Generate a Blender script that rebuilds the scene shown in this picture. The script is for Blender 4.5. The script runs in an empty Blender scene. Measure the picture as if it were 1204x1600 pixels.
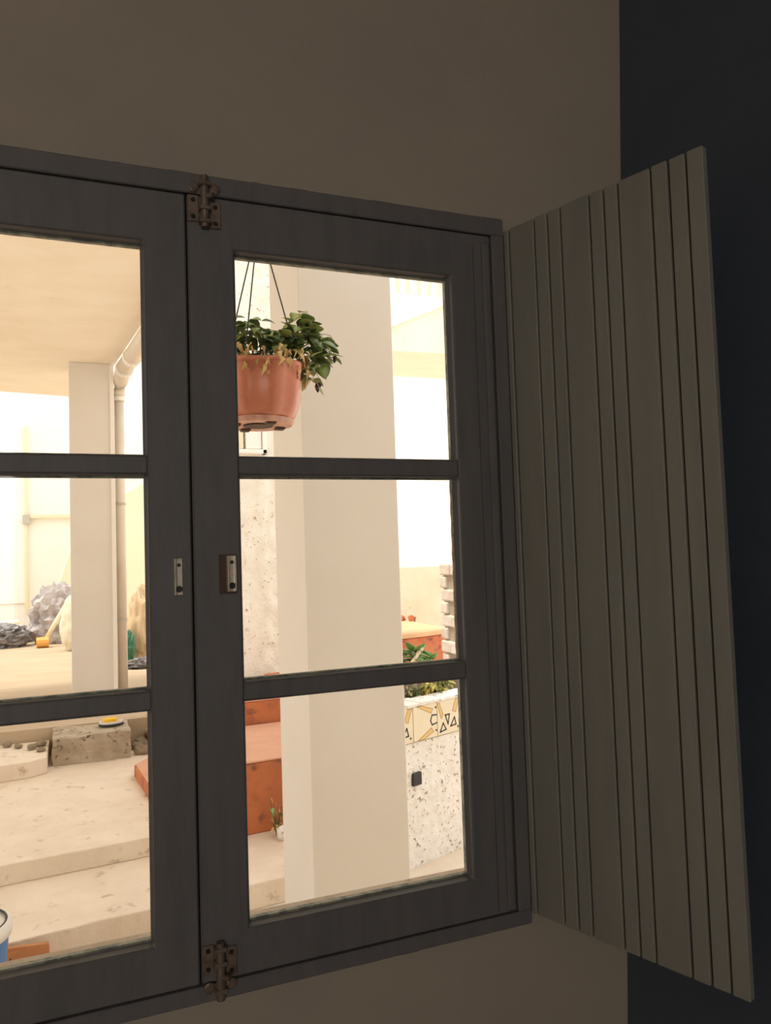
import bpy, bmesh, math, random
from mathutils import Vector, Matrix, noise

# ------------------------------------------------------------------ camera, sky, sun, exposure
sc = bpy.context.scene
col = bpy.context.collection
cam_d = bpy.data.cameras.new('camera')
cam_d.sensor_fit = 'AUTO'; cam_d.sensor_width = 36.0; cam_d.lens = 36.0 * 1203 / 1600
cam_d.clip_start = 0.02; cam_d.clip_end = 200
cam = bpy.data.objects.new('camera', cam_d); col.objects.link(cam)
cam.matrix_world = Matrix(((0.9276, 0.0106, -0.3733, 0.0),
                           (-0.3720, -0.0626, -0.9261, -1.0555),
                           (-0.0331, 0.9980, -0.0541, 1.55),
                           (0, 0, 0, 1)))
sc.camera = cam

world = bpy.data.worlds.new('hazy_sky'); sc.world = world
world.use_nodes = True
bg = world.node_tree.nodes['Background']
bg.inputs['Color'].default_value = (1.0, 0.97, 0.93, 1)
bg.inputs['Strength'].default_value = 1.85

sun_d = bpy.data.lights.new('sun', 'SUN'); sun_d.energy = 3.0; sun_d.angle = math.radians(12)
sun_d.color = (1.0, 0.93, 0.80)
sun = bpy.data.objects.new('sun', sun_d); col.objects.link(sun)
sun.rotation_euler = Vector((0.40, -0.10, -1.0)).to_track_quat('-Z', 'Y').to_euler()
sun.location = (-4, 8, 12)

# added area light in an unseen back opening, to brighten the room side
dl = bpy.data.lights.new('room_fill_light', 'AREA'); dl.shape = 'RECTANGLE'; dl.size = 1.25; dl.size_y = 1.15
dl.energy = 17.5; dl.color = (1.0, 0.915, 0.80)
dlo = bpy.data.objects.new('room_fill_light', dl); col.objects.link(dlo)
dlo.location = (-0.95, -3.70, 1.80); dlo.rotation_euler = (math.radians(90), 0, 0)

sc.view_settings.view_transform = 'Standard'
sc.view_settings.look = 'None'
sc.view_settings.exposure = 0.0
sc.view_settings.gamma = 1.0
sc.view_settings.use_curve_mapping = False
sc.cycles.use_denoising = True
sc.cycles.max_bounces = 10; sc.cycles.diffuse_bounces = 6; sc.cycles.transparent_max_bounces = 16
sc.cycles.sample_clamp_indirect = 6.0

rnd = random.Random(7)
PI = math.pi

# ------------------------------------------------------------------ materials
def lin(r, g, b):
    f = lambda c: (c / 255 / 12.92) if c / 255 <= 0.04045 else ((c / 255 + 0.055) / 1.055) ** 2.4
    return (f(r), f(g), f(b))

MATS = {}
def mat(name, c, rough=0.7, c2=None, scale=6.0, lo=0.4, hi=0.7, bump=0.0, bscale=40.0, metal=0.0,
        stretch=(1, 1, 1), c3=None, scale3=20.0, lo3=0.6, hi3=0.7, rand=0.0, spec=0.5, detail=6.0, world_space=False):
    """principled material; c2 mixed in by soft noise, c3 (stains, specks) by a second noise"""
    m = bpy.data.materials.new(name); m.use_nodes = True
    nt = m.node_tree; N = nt.nodes; L = nt.links
    p = N['Principled BSDF']
    p.inputs['Roughness'].default_value = rough
    p.inputs['Metallic'].default_value = metal
    p.inputs['Specular IOR Level'].default_value = spec
    tc = N.new('ShaderNodeTexCoord'); mp = N.new('ShaderNodeMapping')
    mp.inputs['Scale'].default_value = stretch
    if world_space:
        ge = N.new('ShaderNodeNewGeometry'); L.new(ge.outputs['Position'], mp.inputs['Vector'])
    else:
        L.new(tc.outputs['Object'], mp.inputs['Vector'])
    def nz(s, d=detail):
        n = N.new('ShaderNodeTexNoise'); n.inputs['Scale'].default_value = s; n.inputs['Detail'].default_value = d
        n.inputs['Roughness'].default_value = 0.62
        L.new(mp.outputs['Vector'], n.inputs['Vector']); return n
    def ramp(n, a, b):
        r = N.new('ShaderNodeMapRange'); r.inputs['From Min'].default_value = a; r.inputs['From Max'].default_value = b
        L.new(n.outputs['Fac'], r.inputs['Value']); return r.outputs['Result']
    cur = None
    def mix(a, b, fac):
        x = N.new('ShaderNodeMix'); x.data_type = 'RGBA'
        if isinstance(a, tuple): x.inputs['A'].default_value = (*a, 1)
        else: L.new(a, x.inputs['A'])
        x.inputs['B'].default_value = (*b, 1)
        L.new(fac, x.inputs['Factor']); return x.outputs['Result']
    cur = c
    if c2: cur = mix(cur, c2, ramp(nz(scale), lo, hi))
    if c3: cur = mix(cur, c3, ramp(nz(scale3), lo3, hi3))
    if rand:
        oi = N.new('ShaderNodeObjectInfo'); hs = N.new('ShaderNodeHueSaturation')
        mr = N.new('ShaderNodeMapRange'); mr.inputs['To Min'].default_value = 1 - rand; mr.inputs['To Max'].default_value = 1 + rand
        L.new(oi.outputs['Random'], mr.inputs['Value']); L.new(mr.outputs['Result'], hs.inputs['Value'])
        if isinstance(cur, tuple): hs.inputs['Color'].default_value = (*cur, 1)
        else: L.new(cur, hs.inputs['Color'])
        cur = hs.outputs['Color']
    if isinstance(cur, tuple): p.inputs['Base Color'].default_value = (*cur, 1)
    else: L.new(cur, p.inputs['Base Color'])
    if bump:
        b = N.new('ShaderNodeBump'); b.inputs['Strength'].default_value = bump; b.inputs['Distance'].default_value = 0.01
        L.new(nz(bscale, 8.0).outputs['Fac'], b.inputs['Height']); L.new(b.outputs['Normal'], p.inputs['Normal'])
    MATS[name] = m
    return m

mat('plaster', (0.41, 0.352, 0.280), 0.9, (0.375, 0.318, 0.262), 3.0, bump=0.15, bscale=60)
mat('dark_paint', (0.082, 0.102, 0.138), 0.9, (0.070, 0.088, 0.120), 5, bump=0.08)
mat('room_white', (0.55, 0.48, 0.40), 0.9, (0.50, 0.43, 0.36), 2)
mat('room_floor', (0.30, 0.22, 0.16), 0.6, (0.24, 0.17, 0.12), 4)
mat('green_paint', (0.155, 0.146, 0.146), 0.55, (0.125, 0.121, 0.121), 9, stretch=(6, 6, 1), bump=0.06, bscale=50)
mat('shutter_paint', (0.268, 0.258, 0.222), 0.6, (0.232, 0.224, 0.196), 5, stretch=(5, 5, 0.6), bump=0.12, bscale=45)
mat('putty', (0.30, 0.30, 0.24), 0.6, (0.12, 0.13, 0.11), 60, 0.45, 0.6)
mat('dull_brass', (0.25, 0.19, 0.145), 0.45, (0.14, 0.10, 0.08), 80, metal=0.4)
mat('steel', (0.80, 0.72, 0.60), 0.35, (0.60, 0.52, 0.42), 60, metal=0.45)
mat('rust_wood', (0.10, 0.055, 0.035), 0.7, (0.07, 0.04, 0.03), 50)
mat('screw_metal', (0.05, 0.045, 0.04), 0.4, metal=0.6)
mat('white_plaster', (0.735, 0.690, 0.635), 0.85, (0.71, 0.66, 0.60), 2.5, bump=0.05, bscale=90)
mat('soffit_concrete', (0.88, 0.81, 0.69), 0.9, (0.84, 0.745, 0.61), 2.0, lo=0.40, hi=0.66, stretch=(1.0, 1.4, 1), c3=(0.68, 0.55, 0.42), scale3=8, lo3=0.66, hi3=0.76, bump=0.15, bscale=20)
mat('stucco', (0.90, 0.86, 0.77), 0.95, (0.82, 0.76, 0.65), 6, c3=(0.46, 0.36, 0.25), scale3=30, lo3=0.605, hi3=0.68, bump=1.0, bscale=30)
mat('stucco_smooth', (0.78, 0.71, 0.58), 0.95, (0.70, 0.61, 0.47), 4, bump=0.25, bscale=30)
mat('concrete', (0.78, 0.675, 0.555), 0.9, (0.69, 0.58, 0.465), 3.5, c3=(0.50, 0.40, 0.30), scale3=12, lo3=0.60, hi3=0.70, bump=0.5, bscale=40)
mat('concrete_dark', (0.46, 0.38, 0.28), 0.95, (0.32, 0.25, 0.17), 7, c3=(0.12, 0.09, 0.06), scale3=20, lo3=0.57, hi3=0.66, bump=0.7, bscale=40)
mat('sill_concrete', (0.56, 0.45, 0.34), 0.9, (0.40, 0.31, 0.22), 14, c3=(0.16, 0.13, 0.10), scale3=30, lo3=0.62, hi3=0.70, bump=0.6, bscale=60)
mat('sandy', (0.50, 0.385, 0.265), 0.95, (0.43, 0.325, 0.22), 2.2, c3=(0.46, 0.33, 0.22), scale3=14, lo3=0.66, hi3=0.74, bump=0.3, bscale=25, stretch=(0.5, 1.5, 1))
mat('rubble', (0.44, 0.35, 0.24), 0.95, (0.28, 0.21, 0.14), 14, c3=(0.12, 0.11, 0.08), scale3=30, lo3=0.55, hi3=0.65, bump=0.8, bscale=30)
mat('red_cement', (0.52, 0.165, 0.060), 0.8, (0.40, 0.120, 0.050), 5, c3=(0.20, 0.08, 0.05), scale3=9, lo3=0.56, hi3=0.68, bump=0.25, bscale=30)
mat('pink_cement', (0.66, 0.36, 0.235), 0.85, (0.60, 0.31, 0.20), 6, c3=(0.42, 0.22, 0.15), scale3=14, lo3=0.66, hi3=0.74, bump=0.2)
mat('clay', (0.58, 0.18, 0.075), 0.75, (0.44, 0.115, 0.05), 9, c3=(0.20, 0.07, 0.04), scale3=18, lo3=0.55, hi3=0.64, bump=0.7, bscale=30)
mat('peach_cement', (0.74, 0.47, 0.27), 0.9, (0.68, 0.40, 0.22), 6, bump=0.3)
mat('pot_plastic', (0.70, 0.262, 0.165), 0.26, (0.56, 0.195, 0.120), 14, c3=(0.58, 0.28, 0.19), scale3=150, lo3=0.63, hi3=0.70)
mat('pot_base', (0.72, 0.42, 0.33), 0.5, (0.52, 0.25, 0.18), 40)
mat('soil', (0.06, 0.04, 0.025), 1.0, (0.10, 0.07, 0.045), 60, bump=1.0, bscale=90)
mat('leaf', (0.19, 0.27, 0.085), 0.42, (0.12, 0.19, 0.055), 30, rand=0.5)
mat('leaf_light', (0.36, 0.42, 0.13), 0.5, (0.26, 0.32, 0.09), 30, rand=0.4)
mat('leaf_dry', (0.66, 0.48, 0.22), 0.8, (0.50, 0.31, 0.12), 40, rand=0.35)
mat('leaf_fleshy', (0.13, 0.25, 0.05), 0.35, (0.07, 0.16, 0.03), 20, rand=0.35)
mat('leaf_yellow', (0.62, 0.50, 0.11), 0.6, (0.48, 0.36, 0.07), 30, rand=0.35)
mat('stem', (0.10, 0.085, 0.03), 0.7)
mat('pale_stem', (0.66, 0.54, 0.36), 0.8, (0.54, 0.42, 0.26), 30)
mat('bud', (0.045, 0.02, 0.03), 0.5)
mat('wire', (0.05, 0.045, 0.04), 0.5, metal=0.5)
mat('pvc', (0.74, 0.66, 0.56), 0.4, (0.68, 0.59, 0.49), 5)
mat('pvc_white', (0.84, 0.80, 0.74), 0.35)
mat('bag_grey', (0.52, 0.46, 0.44), 0.4, (0.30, 0.26, 0.26), 7, c3=(0.60, 0.55, 0.52), scale3=14, lo3=0.58, hi3=0.66)
mat('bag_dark', (0.10, 0.09, 0.095), 0.35, (0.30, 0.27, 0.26), 10)
mat('sack_white', (0.76, 0.70, 0.56), 0.9, (0.62, 0.55, 0.40), 7)
mat('sack_tan', (0.66, 0.50, 0.32), 0.9, (0.48, 0.34, 0.20), 6, stretch=(3, 3, 0.6))
mat('bag_green', (0.03, 0.16, 0.085), 0.5, (0.02, 0.10, 0.06), 12)
mat('orange_plastic', (0.75, 0.36, 0.08), 0.5)
mat('cream_wood', (0.74, 0.64, 0.44), 0.7, (0.64, 0.52, 0.33), 12)
mat('plank_wood', (0.46, 0.19, 0.065), 0.65, (0.36, 0.13, 0.045), 6, stretch=(1, 8, 8))
mat('bucket_blue', (0.045, 0.17, 0.42), 0.4)
mat('white_plastic', (0.72, 0.70, 0.66), 0.35)
mat('black_rubber', (0.02, 0.02, 0.02), 0.6)
mat('yellow_foam', (0.85, 0.52, 0.03), 0.8, (0.78, 0.44, 0.02), 30)
mat('tile_glaze', (0.76, 0.67, 0.51), 0.35, (0.70, 0.60, 0.44), 8)
mat('tile_orange', (0.68, 0.46, 0.18), 0.35)
mat('tile_line', (0.38, 0.20, 0.05), 0.35)
mat('tile_black', (0.02, 0.022, 0.02), 0.35)
mat('rough_white', (0.86, 0.83, 0.79), 0.95, (0.79, 0.745, 0.69), 9, c3=(0.30, 0.25, 0.20), scale3=42, lo3=0.585, hi3=0.65, bump=1.0, bscale=42)
mat('brick_white', (0.76, 0.70, 0.62), 0.9, (0.64, 0.57, 0.50), 12, bump=0.6, bscale=40, rand=0.12)
mat('mortar', (0.42, 0.35, 0.28), 0.95, bump=0.5)
mat('garden_wall', (0.84, 0.76, 0.60), 0.95, (0.78, 0.67, 0.49), 4, c3=(0.42, 0.29, 0.16), scale3=9, lo3=0.64, hi3=0.76, bump=0.3, bscale=30)
mat('far_white', (0.90, 0.88, 0.84), 0.9, (0.88, 0.85, 0.79), 1.5)
mat('far_yellow', (0.86, 0.80, 0.60), 0.95, (0.82, 0.74, 0.52), 1.2, bump=0.2)
mat('rail_yellow', (0.80, 0.73, 0.52), 0.6)
mat('grey_metal', (0.50, 0.47, 0.40), 0.5)
mat('rope_tan', (0.46, 0.38, 0.29), 0.9, (0.22, 0.17, 0.12), 200)

# glass: clear pane with mirror reflection by angle
g = bpy.data.materials.new('window_glass'); g.use_nodes = True
nt = g.node_tree; nt.nodes.clear()
o_ = nt.nodes.new('ShaderNodeOutputMaterial'); mx = nt.nodes.new('ShaderNodeMixShader')
tr = nt.nodes.new('ShaderNodeBsdfTransparent'); gl = nt.nodes.new('ShaderNodeBsdfGlossy'); fr = nt.nodes.new('ShaderNodeFresnel')
tr.inputs['Color'].default_value = (0.97, 0.975, 0.965, 1); gl.inputs['Roughness'].default_value = 0.02
fr.inputs['IOR'].default_value = 1.35
nt.links.new(fr.outputs['Fac'], mx.inputs['Fac']); nt.links.new(tr.outputs['BSDF'], mx.inputs[1]); nt.links.new(gl.outputs['BSDF'], mx.inputs[2])
nt.links.new(mx.outputs['Shader'], o_.inputs['Surface'])
MATS['window_glass'] = g

# ------------------------------------------------------------------ builders
ORG = {}
class MB:
    """collects shapes in world coordinates and links them as one mesh object"""
    def __init__(s): s.v = []; s.f = []; s.xf = None
    def add(s, vs, fs):
        k = len(s.v)
        for p in vs:
            p = Vector(p); s.v.append(s.xf @ p if s.xf else p)
        s.f += [[i + k for i in f] for f in fs]; return s
    def box(s, a, b):
        (x0, y0, z0), (x1, y1, z1) = a, b
        return s.add([(x0, y0, z0), (x1, y0, z0), (x1, y1, z0), (x0, y1, z0), (x0, y0, z1), (x1, y0, z1), (x1, y1, z1), (x0, y1, z1)],
                     [(3, 2, 1, 0), (4, 5, 6, 7), (0, 1, 5, 4), (1, 2, 6, 5), (2, 3, 7, 6), (3, 0, 4, 7)])
    def prism(s, poly, z0, z1):
        n = len(poly)
        return s.add([(x, y, z0) for x, y in poly] + [(x, y, z1) for x, y in poly],
                     [list(range(n))[::-1], list(range(n, 2 * n))] + [(i, (i + 1) % n, n + (i + 1) % n, n + i) for i in range(n)])
    def prism_y(s, poly, y0, y1):
        n = len(poly)
        return s.add([(x, y0, z) for x, z in poly] + [(x, y1, z) for x, z in poly],
                     [list(range(n)), list(range(n, 2 * n))[::-1]] + [(i, n + i, n + (i + 1) % n, (i + 1) % n) for i in range(n)])
    def lathe(s, prof, c, n=24, rib=None, axis='z'):
        vs = []; fs = []
        for (r, z) in prof:
            for i in range(n):
                a = 2 * PI * i / n; rr = r * (rib(a, z) if rib else 1)
                p = (rr * math.cos(a), rr * math.sin(a), z)
                if axis == 'y': p = (p[0], p[2], p[1])
                vs.append((c[0] + p[0], c[1] + p[1], c[2] + p[2]))
        m = len(prof)
        for j in range(m - 1):
            for i in range(n):
                fs.append((j * n + i, j * n + (i + 1) % n, (j + 1) * n + (i + 1) % n, (j + 1) * n + i))
        fs.append(list(range(n))[::-1]); fs.append(list(range((m - 1) * n, m * n)))
        return s.add(vs, fs)
    def tube(s, pts, r, n=8):
        pts = [Vector(p) for p in pts]; vs = []; fs = []
        for k, p in enumerate(pts):
            t = (pts[min(k + 1, len(pts) - 1)] - pts[max(k - 1, 0)]).normalized()
            u = t.cross(Vector((0, 0, 1)) if abs(t.z) < 0.9 else Vector((1, 0, 0))).normalized(); w = t.cross(u)
            rr = r[k] if isinstance(r, (list, tuple)) else r
            for i in range(n):
                a = 2 * PI * i / n; vs.append(p + u * rr * math.cos(a) + w * rr * math.sin(a))
        for k in range(len(pts) - 1):
            for i in range(n): fs.append((k * n + i, k * n + (i + 1) % n, (k + 1) * n + (i + 1) % n, (k + 1) * n + i))
        fs.append(list(range(n))[::-1]); fs.append(list(range((len(pts) - 1) * n, len(pts) * n)))
        return s.add(vs, fs)
    def blob(s, c, r, seed=0, amp=0.25, freq=1.6, sub=3, flat=None, ridged=False):
        bm = bmesh.new(); bmesh.ops.create_icosphere(bm, subdivisions=sub, radius=1)
        off = Vector((seed * 7.3, seed * 3.1, seed * 1.7)); vs = []
        for v in bm.verts:
            d = noise.noise(v.co * freq + off) + 0.5 * noise.noise(v.co * freq * 2.7 + off)
            if ridged: d = 0.6 - 1.6 * abs(d)
            p = v.co * (1 + amp * d)
            p = Vector((p.x * r[0], p.y * r[1], p.z * r[2]))
            if flat is not None and p.z < flat: p.z = flat + (p.z - flat) * 0.02
            vs.append(p + Vector(c))
        bm.verts.index_update()
        fs = [[v.index for v in f.verts] for f in bm.faces]; bm.free()
        return s.add(vs, fs)
    def mesh(s, name, m, bevel=0.0, smooth=False, segs=1, origin=(0, 0, 0)):
        me = bpy.data.meshes.new(name)
        o = Vector(origin)
        me.from_pydata([p - o for p in s.v], [], s.f)
        bm = bmesh.new(); bm.from_mesh(me)
        if bevel:
            es = [e for e in bm.edges if len(e.link_faces) == 2 and e.calc_face_angle(0) > 0.6]
            bmesh.ops.bevel(bm, geom=es, offset=bevel, segments=segs, affect='EDGES', profile=0.5, clamp_overlap=True)
        bmesh.ops.recalc_face_normals(bm, faces=bm.faces)
        bm.to_mesh(me); bm.free()
        me.materials.append(MATS[m])
        if smooth: me.polygons.foreach_set('use_smooth', [True] * len(me.polygons)); 
        return me
    def build(s, name, m, parent=None, **kw):
        if parent is None:
            xs = [p.x for p in s.v]; ys = [p.y for p in s.v]; zs = [p.z for p in s.v]
            og = Vector(((min(xs) + max(xs)) / 2, (min(ys) + max(ys)) / 2, min(zs)))
        else: og = ORG[parent.name]
        o = bpy.data.objects.new(name, s.mesh(name, m, origin=og, **kw)); col.objects.link(o)
        if parent is None: o.location = og
        else: o.parent = parent
        ORG[o.name] = og
        return o

def tag(o, label, cat, group=None, kind=None):
    o['label'] = label; o['category'] = cat
    if group: o['group'] = group
    if kind: o['kind'] = kind
    return o
def thing(name, loc, label, cat, group=None, kind=None):
    o = bpy.data.objects.new(name, None); col.objects.link(o); o.location = loc; o.empty_display_size = 0.05
    ORG[o.name] = Vector(loc)
    return tag(o, label, cat, group, kind)
def piece(name, me, parent, loc, rot=None, scale=None):
    """a copy that shares mesh data, placed at a world point under its parent"""
    o = bpy.data.objects.new(name, me); col.objects.link(o)
    o.parent = parent; o.location = Vector(loc) - ORG[parent.name]
    if rot is not None: o.rotation_euler = rot
    if scale is not None: o.scale = (scale,) * 3 if not isinstance(scale, (tuple, list)) else scale
    ORG[o.name] = Vector(loc)
    return o
def put(o, label, cat, kind=None, group=None): return tag(o, label, cat, group, kind)

# ------------------------------------------------------------------ the room
WX0, WX1, WZ0, WZ1 = -0.352, 0.640, 0.980, 2.078        # window opening
RX = lambda z: 0.776 + (z - 0.0) * 0.051                 # the old corner leans a little
L0 = -2.4; B0 = -3.6; H = 2.75; WT = 0.17

def corner_wall():
    """window wall: rim round the opening, right end rounded into the leaning corner"""
    m = MB()
    m.box((L0 - 0.15, 0, -0.1), (WX0, WT, H + 0.65))
    m.box((WX0, 0, -0.1), (WX1, WT, WZ0))
    m.box((WX0, 0, WZ1), (WX1, WT, H + 0.65))
    # right of the window, the room-side face ends at the leaning corner; the masonry runs on behind it
    m.box((WX1, 0, -0.1), (1.15, WT, H + 0.65))
    return m
put(corner_wall().build('wall_front', 'plaster'), 'brown plastered wall around the casement window', 'wall', 'structure')
ex = MB(); ex.box((L0 - 0.15, WT, -0.1), (WX0, WT + 0.02, H + 0.6)); ex.box((WX0, WT, -0.1), (WX1, WT + 0.02, WZ0 - 0.03)); ex.box((WX0, WT, WZ1), (WX1, WT + 0.02, H + 0.6)); ex.box((WX1, WT, -0.1), (4.5, WT + 0.02, H + 0.6))
ex.build('bounce_skin', 'white_plaster', bpy.data.objects['wall_front'])  # unseen white skin added to bounce light onto the porch column

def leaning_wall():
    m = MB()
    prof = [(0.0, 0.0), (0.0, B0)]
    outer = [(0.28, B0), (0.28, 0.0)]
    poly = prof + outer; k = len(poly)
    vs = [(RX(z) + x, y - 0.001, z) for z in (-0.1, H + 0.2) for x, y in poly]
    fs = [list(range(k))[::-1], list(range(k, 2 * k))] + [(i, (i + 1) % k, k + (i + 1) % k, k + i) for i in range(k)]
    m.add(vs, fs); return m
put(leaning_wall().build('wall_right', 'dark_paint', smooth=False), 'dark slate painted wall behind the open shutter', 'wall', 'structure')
put(MB().box((L0 - 0.15, B0 - 0.15, -0.1), (L0, 0, H + 0.2)).build('wall_left', 'room_white'), 'pale plastered wall at the far left of the room', 'wall', 'structure')
m = MB(); m.box((L0, B0 - 0.15, -0.1), (-1.6, B0, H + 0.2)); m.box((-0.3, B0 - 0.15, -0.1), (1.2, B0, H + 0.2)); m.box((-1.6, B0 - 0.15, 2.4), (-0.3, B0, H + 0.2)); m.box((-1.6, B0 - 0.15, -0.1), (-0.3, B0, 1.2))  # unseen opening, added and set high for the fill light
put(m.build('wall_back', 'room_white'), 'pale plastered back wall with an unseen opening added for light', 'wall', 'structure')
put(MB().box((L0, B0 - 0.6, -0.1), (1.2, 0, 0.0)).build('floor', 'room_floor'), 'brown tiled floor of the dark room', 'floor', 'structure')
put(MB().box((L0 - 0.15, B0 - 0.15, H + 0.2), (1.35, 0, H + 0.35)).build('ceiling', 'room_white'), 'pale ceiling of the dark room', 'ceiling', 'structure')

# ------------------------------------------------------------------ the window
win = thing('window_1', (0.144, 0.02, WZ0), 'dark painted double casement window with six glass panes', 'window', kind='structure')
CZ0, CZ1 = 1.002, 2.049
fr_ = MB()
fr_.box((WX0, -0.012, WZ0), (WX1, 0.055, CZ0 - 0.0012)); fr_.box((WX0, -0.012, CZ1 + 0.0012), (WX1, 0.055, WZ1))
fr_.box((WX0, -0.012, CZ0 - 0.0012), (-0.3292, 0.055, CZ1 + 0.0012)); fr_.box((0.6172, -0.012, CZ0 - 0.0012), (WX1, 0.055, CZ1 + 0.0012))
# rebate lips behind the joints, so that no daylight shows through them
fr_.box((-0.3292, 0.0250, CZ0 - 0.0012), (-0.315, 0.055, CZ1 + 0.0012)); fr_.box((0.603, 0.0250, CZ0 - 0.0012), (0.6172, 0.055, CZ1 + 0.0012))
fr_.box((-0.315, 0.0250, CZ0 - 0.0012), (0.603, 0.055, CZ0 + 0.012)); fr_.box((-0.315, 0.0250, CZ1 - 0.012), (0.603, 0.055, CZ1 + 0.0012))
fr_.build('outer_frame', 'green_paint', win, bevel=0.0015)
MB().box((0.128, 0.0245, CZ0 + 0.013), (0.160, 0.034, CZ1 - 0.013)).build('upright_strip', 'green_paint', win, bevel=0.002)
# ragged paint and plaster edge left under and over the frame
rg = MB()
for zc, sgn in ((WZ0, -1), (WZ1, 1)):
    x = WX0
    while x < WX1 - 0.01:
        w = rnd.uniform(0.010, 0.035); d = rnd.uniform(0.0008, 0.0045)
        x1 = min(WX1, x + w)
        rg.box((x, -0.0035, zc - (d if sgn < 0 else 0.001)), (x1, 0.003, zc + (d if sgn > 0 else 0.001))); x = x1
rg.build('paint_edge', 'green_paint', win)

BARS = ((1.6640, 1.6900), (1.3570, 1.3830)); GZ0, GZ1 = 1.0615, 1.9775
def casement(x0, x1, gx0, gx1, side):
    m = MB(); ya, yb = -0.009, 0.024                           # one ring: stiles and rails flush
    O = [(x0, CZ0), (x1, CZ0), (x1, CZ1), (x0, CZ1)]; I = [(gx0, GZ0), (gx1, GZ0), (gx1, GZ1), (gx0, GZ1)]
    vs = [(x, y, z) for y in (ya, yb) for ring in (O, I) for x, z in ring]
    fs = []
    for k in range(4):
        n = (k + 1) % 4
        fs += [(k, n, 4 + n, 4 + k), (8 + k, 12 + k, 12 + n, 8 + n), (k, 8 + k, 8 + n, n), (4 + k, 4 + n, 12 + n, 12 + k)]
    m.add(vs, fs)
    c = m.build('casement', 'green_paint', win, bevel=0.0022)
    for z0, z1 in BARS:
        MB().box((gx0 - 0.002, -0.005, z0), (gx1 + 0.002, 0.022, z1)).build('glazing_bar', 'green_paint', c, bevel=0.003)
    zz = [GZ0, BARS[1][0], BARS[1][1], BARS[0][0], BARS[0][1], GZ1]
    for k in range(3):
        za, zb = zz[2 * k], zz[2 * k + 1]
        MB().box((gx0 - 0.001, 0.008, za - 0.001), (gx1 + 0.001, 0.011, zb + 0.001)).build('glass_pane', 'window_glass', c)
        b = MB(); t = 0.0028                                   # painted putty bead round each pane, outside the glass
        b.box((gx0, 0.0112, za), (gx0 + t, 0.019, zb)); b.box((gx1 - t, 0.0112, za), (gx1, 0.019, zb))
        b.box((gx0, 0.0112, za), (gx1, 0.019, za + t)); b.box((gx0, 0.0112, zb - t), (gx1, 0.019, zb))
        b.build('putty_bead', 'putty', c)
        i = MB(); t = 0.004                                    # inner sloping bead
        for (xa, xb, dx) in ((gx0, gx0 + t, 1), (gx1 - t, gx1, -1)):
            p = [(xa, 0.0078), (xb, 0.0078), (xa, 0.000)] if dx > 0 else [(xa, 0.0078), (xb, 0.0078), (xb, 0.000)]
            i.prism(p, za, zb)
        i.build('inner_bead', 'green_paint', c)
    return c
cR = casement(0.1452, 0.6160, 0.2080, 0.5455, 1)
cL = casement(-0.3280, 0.1428, -0.2435, 0.0880, -1)
# meeting strip and raised stile lines by the shutter
MB().box((0.5835, -0.0115, CZ0 + 0.006), (0.5855, -0.0085, CZ1 - 0.02)).build('moulding_line', 'green_paint', win)
MB().box((0.5990, -0.014, CZ0 + 0.004), (0.6120, -0.0085, CZ1 - 0.012)).build('moulding', 'green_paint', win, bevel=0.003)

def screw(parent, x, y, z, r=0.0032):
    m = MB(); m.lathe([(r * 0.6, 0.0), (r, -0.0008), (r * 0.8, -0.0022)], (x, y, z), 10, axis='y')
    m.box((x - r * 0.7, y - 0.0026, z - 0.0004), (x + r * 0.7, y - 0.0020, z + 0.0004))
    return m.build('screw', 'screw_metal', parent)
def shoot_bolt(zt, zb, up):
    """barrel bolt over the meeting stiles: rod, two fixing plates on the sashes, keeper on the frame"""
    x = 0.168; y = -0.0135
    s = 1 if up else -1
    e = zt if up else zb                                      # end that goes into the frame
    r = MB(); r.tube([(x, y - 0.003, zb), (x, y - 0.003, zt)], 0.0056, 12)
    root = r.build('shoot_bolt', 'dull_brass', win, smooth=False)
    for sx, dz in ((-1, 0.003), (1, -0.004)):
        xa = x + sx * 0.0075; xb = x + sx * 0.0225
        ze = e - s * 0.029 + dz; zf = e - s * 0.066 + dz
        MB().box((min(xa, xb), -0.0118, min(ze, zf)), (max(xa, xb), -0.009, max(ze, zf))).build('plate', 'dull_brass', root, bevel=0.0008)
        screw(root, (xa + xb) / 2, -0.0118, ze - s * 0.007); screw(root, (xa + xb) / 2, -0.0118, zf + s * 0.007)
        kx = x + sx * 0.0145; kz = e - s * 0.016
        MB().lathe([(0.0072, 0.0), (0.0072, -0.002), (0.005, -0.0032)], (kx, -0.012, kz), 12, axis='y').build('keeper_lug', 'dull_brass', root)
    for dz in (0.012, 0.046, 0.064):                          # guide loops over the rod
        z = e - s * dz
        MB().box((x - 0.0078, y - 0.010, z - 0.003), (x + 0.0078, -0.0092, z + 0.003)).build('guide', 'dull_brass', root, bevel=0.001)
    MB().tube([(x, y - 0.006, e - s * 0.030), (x + 0.010, y - 0.014, e - s * 0.030)], [0.003, 0.0038], 8).build('knob', 'dull_brass', root)
    return root
shoot_bolt(2.074, 2.002, True)
shoot_bolt(1.054, 0.982, False)

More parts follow.
